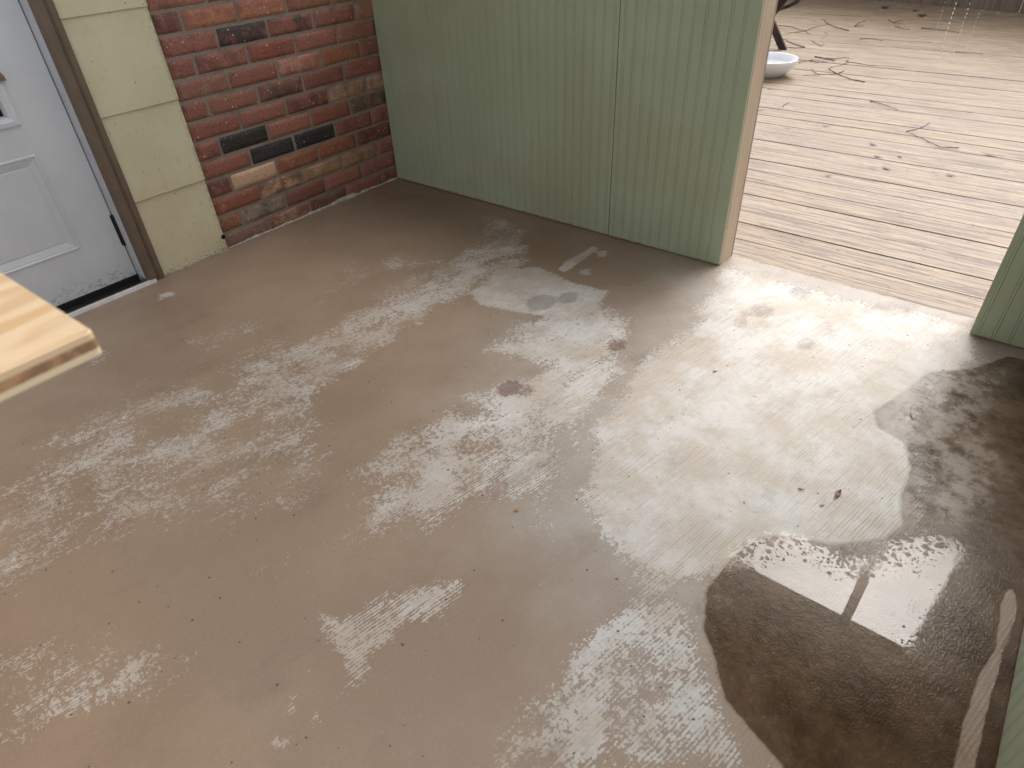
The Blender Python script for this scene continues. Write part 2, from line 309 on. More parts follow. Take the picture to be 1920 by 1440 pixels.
nm = t.bump(t.noise(t.co, 70, 2), .0006, .5); nmix = t.t.nodes.new('ShaderNodeBump'); nmix.inputs['Distance'].default_value = .00018
t.put(nmix.inputs['Height'], t.mul(n1, t.map(t.attr('film'), .85, .5)));
gl = t.t.nodes.new('ShaderNodeBsdfGlossy'); gl.inputs['Roughness'].default_value = .015; t.put(gl.inputs['Normal'], nmix.outputs[0])
tr = t.t.nodes.new('ShaderNodeBsdfTransparent'); tr.inputs[0].default_value = (.93, .90, .85, 1)
clear = t.t.nodes.new('ShaderNodeBsdfTransparent')
m1 = t.t.nodes.new('ShaderNodeMixShader'); t.put(m1.inputs[0], frf); t.t.links.new(tr.outputs[0], m1.inputs[1]); t.t.links.new(gl.outputs[0], m1.inputs[2])
m2 = t.t.nodes.new('ShaderNodeMixShader'); t.put(m2.inputs[0], keep); t.t.links.new(clear.outputs[0], m2.inputs[1]); t.t.links.new(m1.outputs[0], m2.inputs[2])
t.t.links.new(m2.outputs[0], t.out.inputs[0]); pd.data.materials.append(t.m)
# trim the sheet to the outline
bm = bmesh.new(); bm.from_mesh(pd.data); bm.verts.ensure_lookup_table()
bmesh.ops.delete(bm, geom=[v for v in bm.verts if sdp[v.index] > .07], context='VERTS'); bm.to_mesh(pd.data); bm.free()
tag(pd, 'shallow puddle on the concrete mirroring the bright sky', None, None, 'structure')

# ------------------------------------------------------------------ ground beyond
mb = MB(); mb.add([(-400, -400, -.6), (400, -400, -.6), (400, 400, -.6), (-400, 400, -.6)], [(0, 1, 2, 3)])
t = NT('lawn'); t.bsdf(t.mix(t.map(t.noise(t.co, .8, 6, .7), .35, .65), (.05, .075, .025), (.09, .10, .045)), .9)
g = mb.build('ground', t.m); tag(g, kind='structure')

# ------------------------------------------------------------------ deck
t = NT('weathered_deck_wood')
x, y, z = t.xyz(t.co)[:3]
bid = t.math('FLOOR', t.math('DIVIDE', t.sub(y, .118), .1455)); off = t.mul(bid, 7.31)
gv = t.vec(t.add(t.mul(x, 1.0), off), t.mul(y, 30), off)
g1 = t.noise(gv, 1.3, 7, .7, .35); g2 = t.noise(t.vec(t.add(t.mul(x, 3.5), off), t.mul(y, 170), 0), 1, 4, .65, .2)
g3 = t.noise(t.vec(t.add(t.mul(x, 8), off), t.mul(y, 60), off), 1, 5, .75)
wn = t.t.nodes.new('ShaderNodeTexWhiteNoise'); wn.noise_dimensions = '1D'; t.put(wn.inputs['W'], bid)
c = t.mix(t.map(g1, .35, .65), (.26, .175, .092), (.35, .25, .150))
c = t.mix(t.mul(wn.outputs[0], .45), c, (.33, .255, .175))
c = t.mix(t.map(t.noise(t.co, 2.2, 5, .6), .52, .72, 0, .45), c, (.30, .21, .09))      # yellow mossy blotches
c = t.mix(t.map(g2, .52, .58, 0, .85), c, (.10, .065, .042))                           # open grain
c = t.mix(t.map(g3, .575, .62, 0, .75), c, (.09, .065, .055))
nearv = t.map(y, .2, 2.8, 1, .75)
c = t.mix(t.mul(nearv, t.map(t.noise(t.vec(t.mul(x, 2.5), t.mul(y, 55), off), 1, 6, .75), .49, .57, 0, .85)), c, (.11, .07, .048))
c = t.mix(t.map(t.noise(t.vec(t.mul(x, 3), t.mul(y, 9), 0), 1, 6, .7), .55, .75, 0, .35), c, (.41, .35, .29))
kn = t.t.nodes.new('ShaderNodeTexVoronoi'); t.put(kn.inputs['Vector'], t.vec(t.mul(x, 2.4), t.mul(y, 5), 0)); t.put(kn.inputs['Scale'], 1.5)
c = t.mix(t.map(kn.outputs['Distance'], .045, .02, 0, .5), c, (.16, .09, .05))
fx = t.math('ABSOLUTE', t.sub(t.math('MODULO', t.add(x, 3.58), .6), .3)); fy = t.math('FRACT', t.math('DIVIDE', t.sub(y, .118), .1455))
dy = t.mul(t.math('MINIMUM', t.math('ABSOLUTE', t.sub(fy, .18)), t.math('ABSOLUTE', t.sub(fy, .79))), .1455)
nail = t.math('LESS_THAN', t.add(t.mul(fx, fx), t.mul(dy, dy)), .0000105); c = t.mix(t.mul(nail, .85), c, (.10, .07, .055))
c = t.mix(t.map(t.noise(t.vec(t.mul(x, 5), t.mul(y, 30), 3), 1, 5, .75), .60, .68, 0, .7), c, (.12, .085, .055))
db = t.t.nodes.new('ShaderNodeTexVoronoi'); db.voronoi_dimensions = '2D'; t.put(db.inputs['Vector'], t.vec(t.mul(x, .6), y, 0)); t.put(db.inputs['Scale'], 14.); dr = t.xyz(db.outputs['Color'])
c = t.mix(t.mul(t.math('LESS_THAN', db.outputs['Distance'], t.map(dr[0], .45, 1, 0, .075, smooth=False)), .8), c, (.07, .045, .03))
hh = t.add(g2, t.mul(g1, .5))
t.bsdf(c, t.map(g1, .3, .7, .32, .6), t.bump(hh, .0016)); DECKM = t.m
dk = MB(); yy = .118; i = 0
while yy < 7.4:
    dz = R.uniform(-.0015, .0015); dk.box(-1.5, 4.2, yy, yy+.1405, -.045+dz, -.007+dz, .003); yy += .1455; i += 1
o = dk.build('deck', DECKM); tag(o, 'bright weathered pine deck boards strewn with twigs outside the doorway', None, None, 'structure')
mb = MB()
for xx in (-1.4, -.9, -.3, .3, .9, 1.5, 2.1, 2.7, 3.3, 3.9): mb.box(xx, xx+.04, .12, 7.4, -.2, -.047)
mb.box(-1.5, 4.2, .1185, .15, -.2, -.0475)
tag(mb.build('deck_joists', m_plain('joist', (.09, .06, .04), .8)), kind='structure')
# the greyed strip between slab and first board
mb = MB(); n = 40
pts = [(1.55+(2.45-1.55)*k/n, .1005+R.uniform(-.0012, .0018)) for k in range(n+1)]
vs = [(px, py, -.004) for px, py in pts]+[(px, .1155, -.0055) for px, py in pts]+[(px, py, -.03) for px, py in pts]
fs = [(k, k+1, n+2+k, n+1+k) for k in range(n)]+[(k+2*n+2, k+2*n+3, k+1, k) for k in range(n)]
mb.add(vs, fs); tag(mb.build('threshold_strip', m_plain('grey_strip', (.34, .30, .25), .8, .35, 60, 1, dirt=(.10, .08, .06))), 'grey weathered strip along the seam between the concrete floor and the deck', 'strip')
# ------------------------------------------------------------------ house wall: brick, siding, door
house = thing('house', 'house wall with red brick, cream siding shingles and a grey-white door', 'house')
C, Z0 = .0677, .0588
# bricks ------------------------------------------------
RED1, RED2 = (.29, .10, .07), (.36, .145, .098)
special = {(0, 0): ((.20, .10, .07), (.26, .15, .11), .6), (0, 1): ((.27, .105, .07), (.42, .25, .17), .5), (0, 2): ((.17, .065, .045), (.22, .12, .08), .5),
 (1, 0): ((.25, .11, .06), (.33, .16, .09), .5), (1, 1): ((.14, .10, .075), (.30, .22, .17), .55),
 (2, 0): ((.29, .095, .055), (.40, .16, .10), .4), (2, 1): ((.55, .34, .20), (.23, .12, .07), .55), (2, 2): ((.36, .20, .12), (.48, .30, .17), .5), (2, 3): ((.40, .25, .14), (.26, .13, .08), .5),
 (3, 1): ((.66, .42, .26), (.50, .30, .18), .3), (3, 2): ((.30, .105, .055), (.34, .15, .08), .5), (4, 1): ((.030, .028, .028), (.018, .017, .018), .5), (4, 2): ((.022, .020, .021), (.016, .015, .016), .5),
 (5, 1): ((.13, .05, .038), (.020, .017, .017), .75), (5, 4): ((.13, .085, .055), (.24, .13, .09), .5), (6, 3): ((.42, .26, .16), (.27, .14, .09), .5), (6, 4): ((.42, .27, .19), (.30, .15, .11), .5),
 (5, 3): ((.27, .09, .055), (.33, .15, .10), .4), (7, 2): ((.22, .085, .055), (.10, .05, .04), .5), (8, 2): ((.36, .13, .085), (.48, .24, .17), .5), (8, 3): ((.30, .11, .055), (.35, .14, .07), .5),
 (10, 1): ((.30, .095, .055), (.05, .032, .028), .65), (10, 2): ((.28, .095, .06), (.09, .05, .04), .5), (11, 1): ((.33, .12, .07), (.42, .18, .10), .5), (11, 2): ((.33, .11, .065), (.40, .16, .09), .5), (9, 2): ((.30, .095, .05), (.24, .07, .045), .5)}
bmv, bmf, ca, cb, cm = [], [], [], [], []
def brick(y0, y1, z0, z1, spec):
    """face toward +x with softened, slightly irregular arrises"""
    x1 = R.uniform(-.0012, .0012); tilt = R.uniform(-.0008, .0008); c = .0032; nz, ny = 4, max(2, int((y1-y0)/.02))
    n = len(bmv); ring = []
    for j in range(nz+3):
        for i in range(ny+3):
            fy = 0 if i == 0 else 1 if i == ny+2 else (i-1)/ny; fz = 0 if j == 0 else 1 if j == nz+2 else (j-1)/nz
            edge = i in (0, ny+2) or j in (0, nz+2)
            yy = y0+(c if 0 < i < ny+2 else 0)+fy*(y1-y0-(2*c if 0 < i < ny+2 else 0)); zz = z0+(c if 0 < j < nz+2 else 0)+fz*(z1-z0-(2*c if 0 < j < nz+2 else 0))
            q = Vector((0, yy*45, zz*45)); w_ = (mnoise.noise(q+Vector((5, 0, 0))))*.0012
            if edge: yy += mnoise.noise(q)*.0016; zz += mnoise.noise(q+Vector((9, 3, 1)))*.0016
            xx = -.0065 if edge else x1+w_+tilt*(fz-.5)*2 - (.0014 if i in (1, ny+1) or j in (1, nz+1) else 0)
            bmv.append((xx, yy, zz)); ca.append((*spec[0], 1)); cb.append((*spec[1], 1)); cm.append(spec[2])
    W = ny+3
    for j in range(nz+2):
        for i in range(W-1): a = n+j*W+i; bmf.append((a, a+1, a+1+W, a+W))
mort = .0085
for k in range(0, 26):
    z0, z1 = Z0+(k-1)*C+mort/2, Z0+k*C-mort/2
    if k == 0: z0 = .0012
    j0 = -.81 if k % 2 else -.705
    ys = [-.904]+[j0+.2045*i for i in range(5)]
    ys = [v for v in ys if v < .02]+[.13]
    for i in range(len(ys)-1):
        a, b_ = ys[i]+(mort/2 if i else 0), ys[i+1]-mort/2
        sp = special.get((k, i))
        if not sp:
            q = R.random()*.8; A = [RED1[m]*(1-q)+RED2[m]*q for m in range(3)]; f = R.uniform(.75, 1.1)
            A = [v*f for v in A]; Bc = [v*R.uniform(1.0, 1.5) for v in A] if R.random() < .5 else [v*.6 for v in A]; sp = (A, [min(Bc[0], .33), Bc[1], Bc[2]], R.uniform(.3, .6))
        brick(a, b_+R.uniform(-.0015, .0015), z0, z1+R.uniform(-.001, .001), sp)
bo = mesh('brick_wall', bmv, bmf, None, house, True)
bo['label'] = 'red brick section with a few black and tan bricks'
for nm, d in (('ca', ca), ('cb', cb)):
    at = bo.data.attributes.new(nm, 'FLOAT_COLOR', 'POINT'); at.data.foreach_set('color', np.array(d, np.float32).ravel())
at = bo.data.attributes.new('cm', 'FLOAT', 'POINT'); at.data.foreach_set('value', np.array(cm, np.float32))
t = NT('brick')
n1 = t.noise(t.co, 18, 5, .65); n2 = t.noise(t.co, 140, 4, .7)
c = t.mix(t.map(t.add(n1, t.sub(t.attr('cm'), .5)), .42, .62), t.attr('ca', 'Color'), t.attr('cb', 'Color'))
c = t.mix(t.map(n2, .54, .66, 0, .7), c, (.05, .022, .016)); n3 = t.noise(t.co, 210, 3, .8); c = t.mix(t.map(n3, .60, .72, 0, .6), c, (.60, .42, .34)); c = t.mix(t.map(n2, .44, .30, 0, .35), c, (.48, .27, .19))
c = t.mix(t.map(t.noise(t.co, 30, 4, .6), .63, .78, 0, .35), c, (.45, .30, .25))
vn = t.t.nodes.new('ShaderNodeTexVoronoi'); t.put(vn.inputs['Vector'], t.co); t.put(vn.inputs['Scale'], 75.)
rn = t.xyz(vn.outputs['Color']); sp = t.math('LESS_THAN', vn.outputs['Distance'], t.map(rn[0], .80, 1, 0, .22, smooth=False)); c = t.mix(t.mul(sp, t.map(rn[1], 0, 1, .1, .9)), c, (.72, .58, .50))
sp2 = t.math('LESS_THAN', t.vor(t.co, 120, dim='3D'), .16); c = t.mix(t.mul(sp2, .5), c, (.03, .015, .012))
t.bsdf(c, .62, t.bump(t.add(t.mul(n1, .8), n2), .0022, 1)); bo.data.materials.append(t.m)
# mortar
mb = MB(); nz, ny = 150, 90; vs = []
for j in range(nz+1):
    for i in range(ny+1):
        yy = -.906+1.03*i/ny; zz = 0+1.70*j/nz; vs.append((-.0042+mnoise.noise(Vector((yy*60, zz*60, 2)))*.0016, yy, zz))
mb.add(vs, [(j*(ny+1)+i, j*(ny+1)+i+1, (j+1)*(ny+1)+i+1, (j+1)*(ny+1)+i) for j in range(nz) for i in range(ny)])
t = NT('mortar'); n2 = t.noise(t.co, 200, 3, .7)
c = t.mix(t.map(n2, .3, .7), (.20, .155, .12), (.33, .265, .21)); c = t.mix(t.map(t.noise(t.co, 9, 4), .5, .7, 0, .5), c, (.16, .115, .09))
t.bsdf(c, .9, t.bump(n2, .0015)); mb.build('mortar', t.m, bo, True)
mb = MB(); mb.box(-.16, -.013, -.9055, .13, -.05, 1.72); mb.build('wall_core', m_plain('core', (.12, .09, .07), .9), house)
# crumbly white bead along the brick base
prof = [(-.904, 0), (-.78, .006), (-.7, .003), (-.64, .008), (-.58, .004), (-.5, .009), (-.42, .006), (-.35, .014), (-.27, .015), (-.235, .003), (-.21, .010), (-.15, .007), (-.10, .003), (-.03, .007), (-.004, .004)]
mb = MB(); top = []; n = 240
for i in range(n+1):
    yy = -.904+.9*i/n; h_ = np.interp(yy, [p[0] for p in prof], [p[1] for p in prof]) + mnoise.noise(Vector((yy*90, 1, 0)))*.004
    top.append((yy, max(0.0006, h_)))
vs = [(.0035+h_*.35, a, .0012) for a, h_ in top]+[(.0022+mnoise.noise(Vector((a*150, 4, 0)))*.001, a, .0012+h_) for a, h_ in top]+[(-.002, a, .0016+h_) for a, h_ in top]
mb.add(vs, [(i+r*(n+1), i+1+r*(n+1), i+1+(r+1)*(n+1), i+(r+1)*(n+1)) for r in (0, 1) for i in range(n)])
mb.build('caulk_bead', m_plain('old_caulk', (.42, .37, .30), .8, .35, 70, 1, dirt=(.10, .07, .05)), house, True)
# siding shingles -----------------------------------------
t = NT('cream_siding')
x, y, z = t.xyz(t.co)[:3]
c = t.mix(t.map(t.noise(t.co, 5, 5, .6), .35, .65), (.62, .545, .355), (.67, .60, .405))
c = t.mix(t.map(t.noise(t.co, 30, 4), .55, .75, 0, .3), c, (.53, .44, .26))
vn = t.t.nodes.new('ShaderNodeTexVoronoi'); vn.voronoi_dimensions = '2D'; t.put(vn.inputs['Vector'], t.vec(y, t.mul(z, .5), 0)); t.put(vn.inputs['Scale'], 38.)
rn = t.xyz(vn.outputs['Color']); sp = t.math('LESS_THAN', vn.outputs['Distance'], t.map(rn[0], .45, 1, 0, .060, smooth=False)); c = t.mix(t.mul(sp, t.map(rn[1], 0, 1, .3, .95)), c, (.07, .05, .03))
scr = t.noise(t.vec(0, t.mul(y, 190), t.mul(z, 22)), 1, 3, .7); c = t.mix(t.map(scr, .695, .73, 0, .8), c, (.09, .06, .035))
mold = t.add(t.map(z, .085, .0, 0, .75), t.map(y, -1.02, -.91, 0, .35)); mold = t.mul(mold, t.map(z, .11, .03))
mm = t.map(t.add(t.noise(t.co, 190, 4, .7), t.mul(mold, .17)), .69, .74); c = t.mix(t.mul(mm, t.map(mold, .1, .5)), c, (.035, .027, .018))
edge = t.map(y, -.925, -.912, 0, .5); c = t.mix(t.mul(edge, t.map(t.noise(t.co, 60, 4), .4, .6)), c, (.33, .26, .15))
t.bsdf(c, .45, t.bump(t.noise(t.co, 45, 4, .6), .0012)); SID = t.m
def siding(y0, y1, irregular=True, courses=7):
    mb = MB(); E_ = .2735
    for k in range(courses):
        z0 = .004 if k == 0 else .004+k*E_; z1 = .004+(k+1)*E_+.02
        m = 26; vs = []
        for i in range(m+1):   # along y
            yy = y0+(y1-y0)*i/m; dzz = mnoise.noise(Vector((yy*30, k*3, 0)))*(.0035 if k == 0 else .0012)
            for (xx, zz) in ((.0035, z1), (.0115, z0+.001+dzz), (.0105, z0+dzz), (.0005, z0+dzz)): vs.append((xx, yy, zz))
        if irregular:
            for i2 in range(4): a = vs[m*4+i2]; vs[m*4+i2] = (a[0], a[1]+R.uniform(-.001, .001), a[2])
        f = [(i*4+r, i*4+4+r, i*4+5+r, i*4+1+r) for i in range(m) for r in range(3)]
        f += [(0, 1, 2, 3), (m*4+3, m*4+2, m*4+1, m*4)]
        mb.add(vs, f)
    return mb
sd_ = siding(-1.1735, -.9095).build('siding', SID, house); sd_['label'] = 'cream shingle siding between the door trim and the brick'
siding(-4.2, -2.10, False).build('siding', SID, house)
mb = MB(); mb.box(-.16, -.001, -1.19, -.9065, -.05, 1.72); mb.box(-.16, -.001, -4.2, -2.06, -.05, 1.72); mb.box(-.16, -.001, -2.06, -1.19, 1.48, 1.72)
mb.build('sheathing', m_plain('sheathing', (.03, .024, .018), .95), house)
mb = MB(); mb.lathe([(0, .0), (.0085, 0), (.0075, .003), (0, .003)], (0, 0, 0), 14)
hole = mb.build('dark_hole_disc', m_plain('painted_hole_dark', (.004, .004, .004), 1.), house); hole.rotation_euler = (0, math.pi/2, 0); hole.location = (.0118, -.914, .056)  # flat black disc, the shade inside a hole put into its colour
# grey base grout under siding
mb = MB(); vs = []; n = 60
for i in range(n+1):
    yy = -1.23+.33*i/n; a = abs(mnoise.noise(Vector((yy*50, 3, 0))))*.006
    vs += [(.018+a, yy, .0008), (.0125, yy, .0055+a*.5), (.0, yy, .007)]
mb.add(vs, [(i*3+r, i*3+3+r, i*3+4+r, i*3+1+r) for i in range(n) for r in (0, 1)])
mb.build('base_grout', m_plain('base_grout', (.27, .215, .16), .9, .35, 60, 1, dirt=(.10, .08, .06)), house, True)
# door trim (brown brick moulding)
TR = m_plain('brown_trim_paint', (.155, .108, .074), .5, .10, 25, 1)
TRD = TR
def trim(sign, yo):
    # profile in (x,y): from outer edge inwards
    P = [(-.002, 0), (.0185, 0), (.0205, -.002), (.0205, -.017), (.0185, -.019), (.0185, -.0205), (.0215, -.0225), (.0185, -.0245), (.0185, -.026), (.0215, -.028), (.0215, -.050), (.0195, -.0525), (.006, -.059), (-.002, -.059)]
    m_ = MB(); m_.extr([(a, yo+sign*b_) for a, b_ in P], .003, 1.48); return m_
trim(1, -1.1735).build('door_trim', TR, house); trim(-1, -2.098).build('door_trim', TR, house)
WJ = m_plain('white_jamb_paint', (.55, .55, .57), .45, .05, 12, 1); 
frame = MB(); frame.box(-.14, -.003, -1.236, -1.2315, .016, 1.48, .0008); frame.box(-.14, -.003, -2.0425, -2.038, .016, 1.48, .0008); frame.box(-.14, -.003, -2.0375, -1.2365, 1.44, 1.48)
frame.box(-.003, .0032, -1.2345, -1.2325, .016, 1.479)
dfr = frame.build('door_frame', WJ, house); 
# door
t = NT('door_paint'); a = t.noise(t.co, 6, 5, .6)
c = t.mix(t.map(a, .35, .65), (.62, .63, .645), (.67, .68, .695)); c = t.mix(t.map(t.noise(t.co, 90, 4, .7), .60, .75, 0, .2), c, (.33, .31, .28))
z_ = t.xyz(t.co)[2]; c = t.mix(t.mul(t.map(z_, .10, .02, 0, .7), t.map(t.noise(t.co, 60, 5, .75), .48, .66)), c, (.25, .20, .15))
t.bsdf(c, .42, t.bump(t.noise(t.vec(t.mul(t.xyz(t.co)[0], 80), t.mul(t.xyz(t.co)[1], 80), t.mul(z_, 9)), 1, 4), .0004)); DP = t.m
DX = -.045
def frame_ring(mb, ya, yb, za, zb, steps):
    """moulded picture-frame ring: steps = [(inset, x)], inner face closes it"""
    L = []
    for ins, xx in steps: L.append([(xx, ya+ins, za+ins), (xx, yb-ins, za+ins), (xx, yb-ins, zb-ins), (xx, ya+ins, zb-ins)])
    vs = [p for r in L for p in r]; fs = []
    for r in range(len(L)-1):
        for k in range(4): fs.append((r*4+k, r*4+(k+1) % 4, (r+1)*4+(k+1) % 4, (r+1)*4+k))
    mb.add(vs, fs); return L[-1]
def door_face():
    mb = MB(); Y0, Y1, Zb, Zt = -2.037, -1.2395, .0215, 1.438
    # rectangles: lower raised panel and the slot opening above it; face built as strips round them
    rects = [(-1.90, -1.3705, .176, .487), (-1.69, -1.3705, .574, .690), (-1.90, -1.3705, .80, 1.30)]
    ys = sorted({Y0, Y1, *[r[0] for r in rects], *[r[1] for r in rects]}); zs = sorted({Zb, Zt, *[r[2] for r in rects], *[r[3] for r in rects]})
    for i in range(len(ys)-1):
        for j in range(len(zs)-1):
            cy, cz = (ys[i]+ys[i+1])/2, (zs[j]+zs[j+1])/2
            if any(r[0] < cy < r[1] and r[2] < cz < r[3] for r in rects): continue
            mb.add([(DX, ys[i], zs[j]), (DX, ys[i+1], zs[j]), (DX, ys[i+1], zs[j+1]), (DX, ys[i], zs[j+1])], [(0, 1, 2, 3)])
    mb.add([(DX, Y1, Zb), (DX-.04, Y1, Zb), (DX-.04, Y1, Zt), (DX, Y1, Zt), (DX, Y0, Zb), (DX-.04, Y0, Zb), (DX-.04, Y0, Zt), (DX, Y0, Zt)],
           [(0, 1, 2, 3), (7, 6, 5, 4), (4, 5, 1, 0), (5, 6, 2, 1)])
    for r in (rects[0], rects[2]):
        e = frame_ring(mb, *r, [(0, DX), (.002, DX+.0035), (.006, DX+.0035), (.009, DX-.0015), (.012, DX-.001), (.032, DX-.0075), (.034, DX-.0055), (.0365, DX-.0055)])
        mb.add(e, [(0, 1, 2, 3)])
    return mb, rects
mb, rects = door_face(); door = mb.build('door', DP, house); door['label'] = 'grey-white panelled door, closed'
mb = MB(); r = rects[1]
e = frame_ring(mb, *r, [(0, DX), (.001, DX+.008), (.014, DX+.010), (.016, DX+.0075), (.022, DX+.006), (.026, DX-.004), (.028, DX-.02)])
mb.build('window_frame', DP, door)
mb = MB(); mb.add([(DX-.018, r[0]+.0275, r[2]+.0275), (DX-.018, r[1]-.0275, r[2]+.0275), (DX-.018, r[1]-.0275, r[3]-.0275), (DX-.018, r[0]+.0275, r[3]-.0275)], [(0, 1, 2, 3)])
t = NT('dark_glass'); t.bsdf((.01, .01, .011), .08); mb.build('pane', t.m, door)
# brown arched hood above the little window
mb = MB(); n = 28; cy, hw = -1.515, .157; prof = []
for i in range(n+1):
    a = math.pi*i/n; prof.append((cy-math.cos(a)*hw, .6965+.050*abs(math.sin(a))**.62))
vs = [(DX+.001, p[0], p[1]) for p in prof]+[(DX+.016, p[0]*.99+cy*.01, p[1]-.002) for p in prof]
mb.add(vs, [(i, i+1, n+2+i, n+1+i) for i in range(n)]+[tuple(range(n+1, 2*n+2)), (0, n+1, 2*n+1, n)])
mb.build('arched_hood', m_wood('hood_brown', (.13, .085, .055), (.22, .16, .11), 'y', .5), door)
# hinge
BK = m_plain('black_metal', (.012, .012, .012), .45, .2)
mb = MB(); mb.box(DX-.001, DX+.0032, -1.2455, -1.2385, .137, .246); mb.tube([(DX+.006, -1.2372, .136), (DX+.006, -1.2372, .247)], .0048, 10)
for k in range(1, 5): mb.tube([(DX+.006, -1.2372, .136+.0222*k-.0006), (DX+.006, -1.2372, .136+.0222*k+.0006)], .0053, 10)
mb.build('hinge', BK, door)
mb = MB(); mb.box(DX-.03, DX+.0045, -2.036, -1.2385, .0165, .0235); mb.box(DX-.002, DX+.0055, -2.036, -1.2385, .0035, .022); mb.build('door_sweep', BK, door)
# threshold
mb = MB(); mb.box(-.14, .012, -2.05, -1.215, -.02, .0035, .001); mb.build('sill', m_plain('dark_sill', (.014, .012, .011), .5, .3, 30, 1), house)
mb = MB(); mb.extr([(.0122, .0002), (.0122, .0095), (.016, .0118), (.0265, .0108), (.0295, .0005)], -2.05, -1.2085, 'y')
mb.build('threshold', m_plain('white_threshold', (.62, .61, .58), .4, .1, 30, 0, dirt=(.25, .18, .12)), house)
mb = MB(); mb.box(.0045, .0120, -2.05, -1.2155, .0036, .0100, .0012)
mb.build('threshold_edge', m_plain('worn_edge', (.20, .12, .075), .7, .5, 70, 1, dirt=(.5, .45, .38)), house)

# ------------------------------------------------------------------ beadboard walls
t = NT('sage_green_paint')
x, y, z = t.xyz(t.co)[:3]
a = t.noise(t.co, 2.6, 5, .6); c = t.mix(t.map(a, .35, .65), (.365, .405, .270), (.40, .445, .302))
c = t.mix(t.map(t.noise(t.co, 1.7, 4, .6), .46, .66, 0, .6), c, (.36, .345, .225)); c = t.mix(t.map(t.noise(t.scale(t.co, (60, 60, 1.2)), 1, 4, .6), .55, .75, 0, .25), c, (.17, .195, .125))
c = t.mix(t.map(t.noise(t.co, 260, 2), .55, .75, 0, .15), c, (.26, .29, .2))
c = t.mix(t.mul(t.map(z, .014, .004), t.map(t.noise(t.co, 35, 4, .7), .42, .56)), c, (.40, .27, .15))     # bare swollen lower edge
t.bsdf(c, t.map(a, .3, .7, .34, .46), t.bump(t.noise(t.co, 70, 3, .5), .0004)); GREEN = t.m
t = NT('raw_stud'); x, y, z = t.xyz(t.co)[:3]
g = t.noise(t.vec(t.mul(x, 40), t.mul(y, 40), t.mul(z, 2)), 1, 5, .65, .4)
c = t.mix(t.map(g, .35, .65), (.42, .30, .20), (.52, .40, .29)); c = t.mix(t.map(t.noise(t.co, 25, 5, .7), .58, .75, 0, .4), c, (.25, .17, .11)); t.bsdf(c, .6, t.bump(g, .0008)); STUD = t.m
def bead_profile(x0, x1, seams=(), phase=0., pitch=.0381):
    """front line of the sheet (x, depth) with paired grooves and a bead between them"""
    P = [(x0, 0)]; xx = x0+phase
    while xx < x1-.008:
        if xx > x0+.004:
            g = .0017
            P += [(xx-.0045, 0), (xx-.0036, g), (xx-.0027, .0002), (xx-.001, -.0003), (xx+.001, -.0003), (xx+.0027, .0002), (xx+.0036, g), (xx+.0045, 0)]
        xx += pitch
    P.append((x1, 0))
    for s_ in seams:
        P = [p for p in P if abs(p[0]-s_) > .0055]+[(s_-.0018, 0), (s_-.0009, .008), (s_+.0009, .008), (s_+.0018, 0)]; P.sort()
    return P
def beadboard(name, place, L, z0, z1, parent, seams=(), phase=.02, thick=.009):
    P = bead_profile(0, L, seams, phase); P = P+[(L, thick), (0, thick)]
    m_ = MB(); n = len(P); rows = 13
    for r_ in range(rows):
        zz = z0+(z1-z0)*r_/(rows-1)
        m_.v += [place(a, d, zz+(mnoise.noise(Vector((a*40, 7, 0)))*.0012 if r_ == 0 else 0)) for a, d in P]
    for r_ in range(rows-1):
        for i in range(n): m_.f.append((r_*n+i, r_*n+(i+1) % n, (r_+1)*n+(i+1) % n, (r_+1)*n+i))
    m_.f += [tuple(range(n))[::-1], tuple(range((rows-1)*n, rows*n))]
    return m_.build(name, GREEN, parent)
WT, HT, HL = 1.52, .735, .90
wl = thing('beadboard_wall', 'tall sage green beadboard wall between the brick corner and the doorway', 'wall', 'green beadboard walls')
beadboard('panel', lambda a, d, z: (.0035+a, d, z), 1.6065, .0045, HL, wl, seams=(1.160,), phase=.0385)
mb = MB(); mb.box(1.5735, 1.6115, .0095, .1005, .0, HL-.001, .0015); mb.build('end_stud', STUD, wl)
mb = MB()
for xx in (.01, .40, .80, 1.19): mb.box(xx, xx+.038, .0095, .1003, .0395, HL-.04)
mb.box(.004, 1.5725, .0095, .1003, .0012, .039); mb.box(.004, 1.5725, .0095, .1003, HL-.0395, HL-.002); mb.build('studs', STUD, wl)
mb = MB(); mb.box(.0035, 1.6118, .1008, .110, -.004, HL-.001); mb.build('outer_panel', m_plain('outer_sheet', (.30, .24, .18), .8, .2, 9, 1), wl)
mb = MB(); mb.box(.002, 1.617, -.006, .116, HL+.001, HL+.024, .003); mb.build('cap_rail', GREEN, wl)
wr = thing('beadboard_wall', 'low sage green beadboard half wall right of the doorway, meeting the side wall', 'wall', 'green beadboard walls')
beadboard('panel', lambda a, d, z: (2.369+a, d, z), .249, .0045, HT, wr, phase=.0175)
mb = MB(); mb.box(2.3705, 2.4085, .0095, .1005, 0, HT, .0015); mb.box(2.4095, 2.70, .0095, .1003, .0, .038); mb.build('end_stud', STUD, wr)
mb = MB(); mb.box(2.369, 2.72, .1008, .110, -.004, HT); mb.build('outer_panel', m_plain('outer_sheet_b', (.30, .24, .18), .8, .2, 9, 1), wr)
mb = MB(); mb.box(2.364, 2.617, -.006, .116, HT+.001, HT+.024, .003); mb.build('cap_rail', GREEN, wr)
ws = thing('beadboard_wall', 'sage green beadboard side wall beside the puddle and the wet floor', 'wall', 'green beadboard walls')
beadboard('panel', lambda a, d, z: (2.618+.0+d, -4.2+a, z), 4.1985, .004, HL, ws, phase=.0171)
beadboard('upper_panel', lambda a, d, z: (2.618+.0+d, -.62+a, z), .6185, HL+.027, WT-.002, ws, phase=.0171)
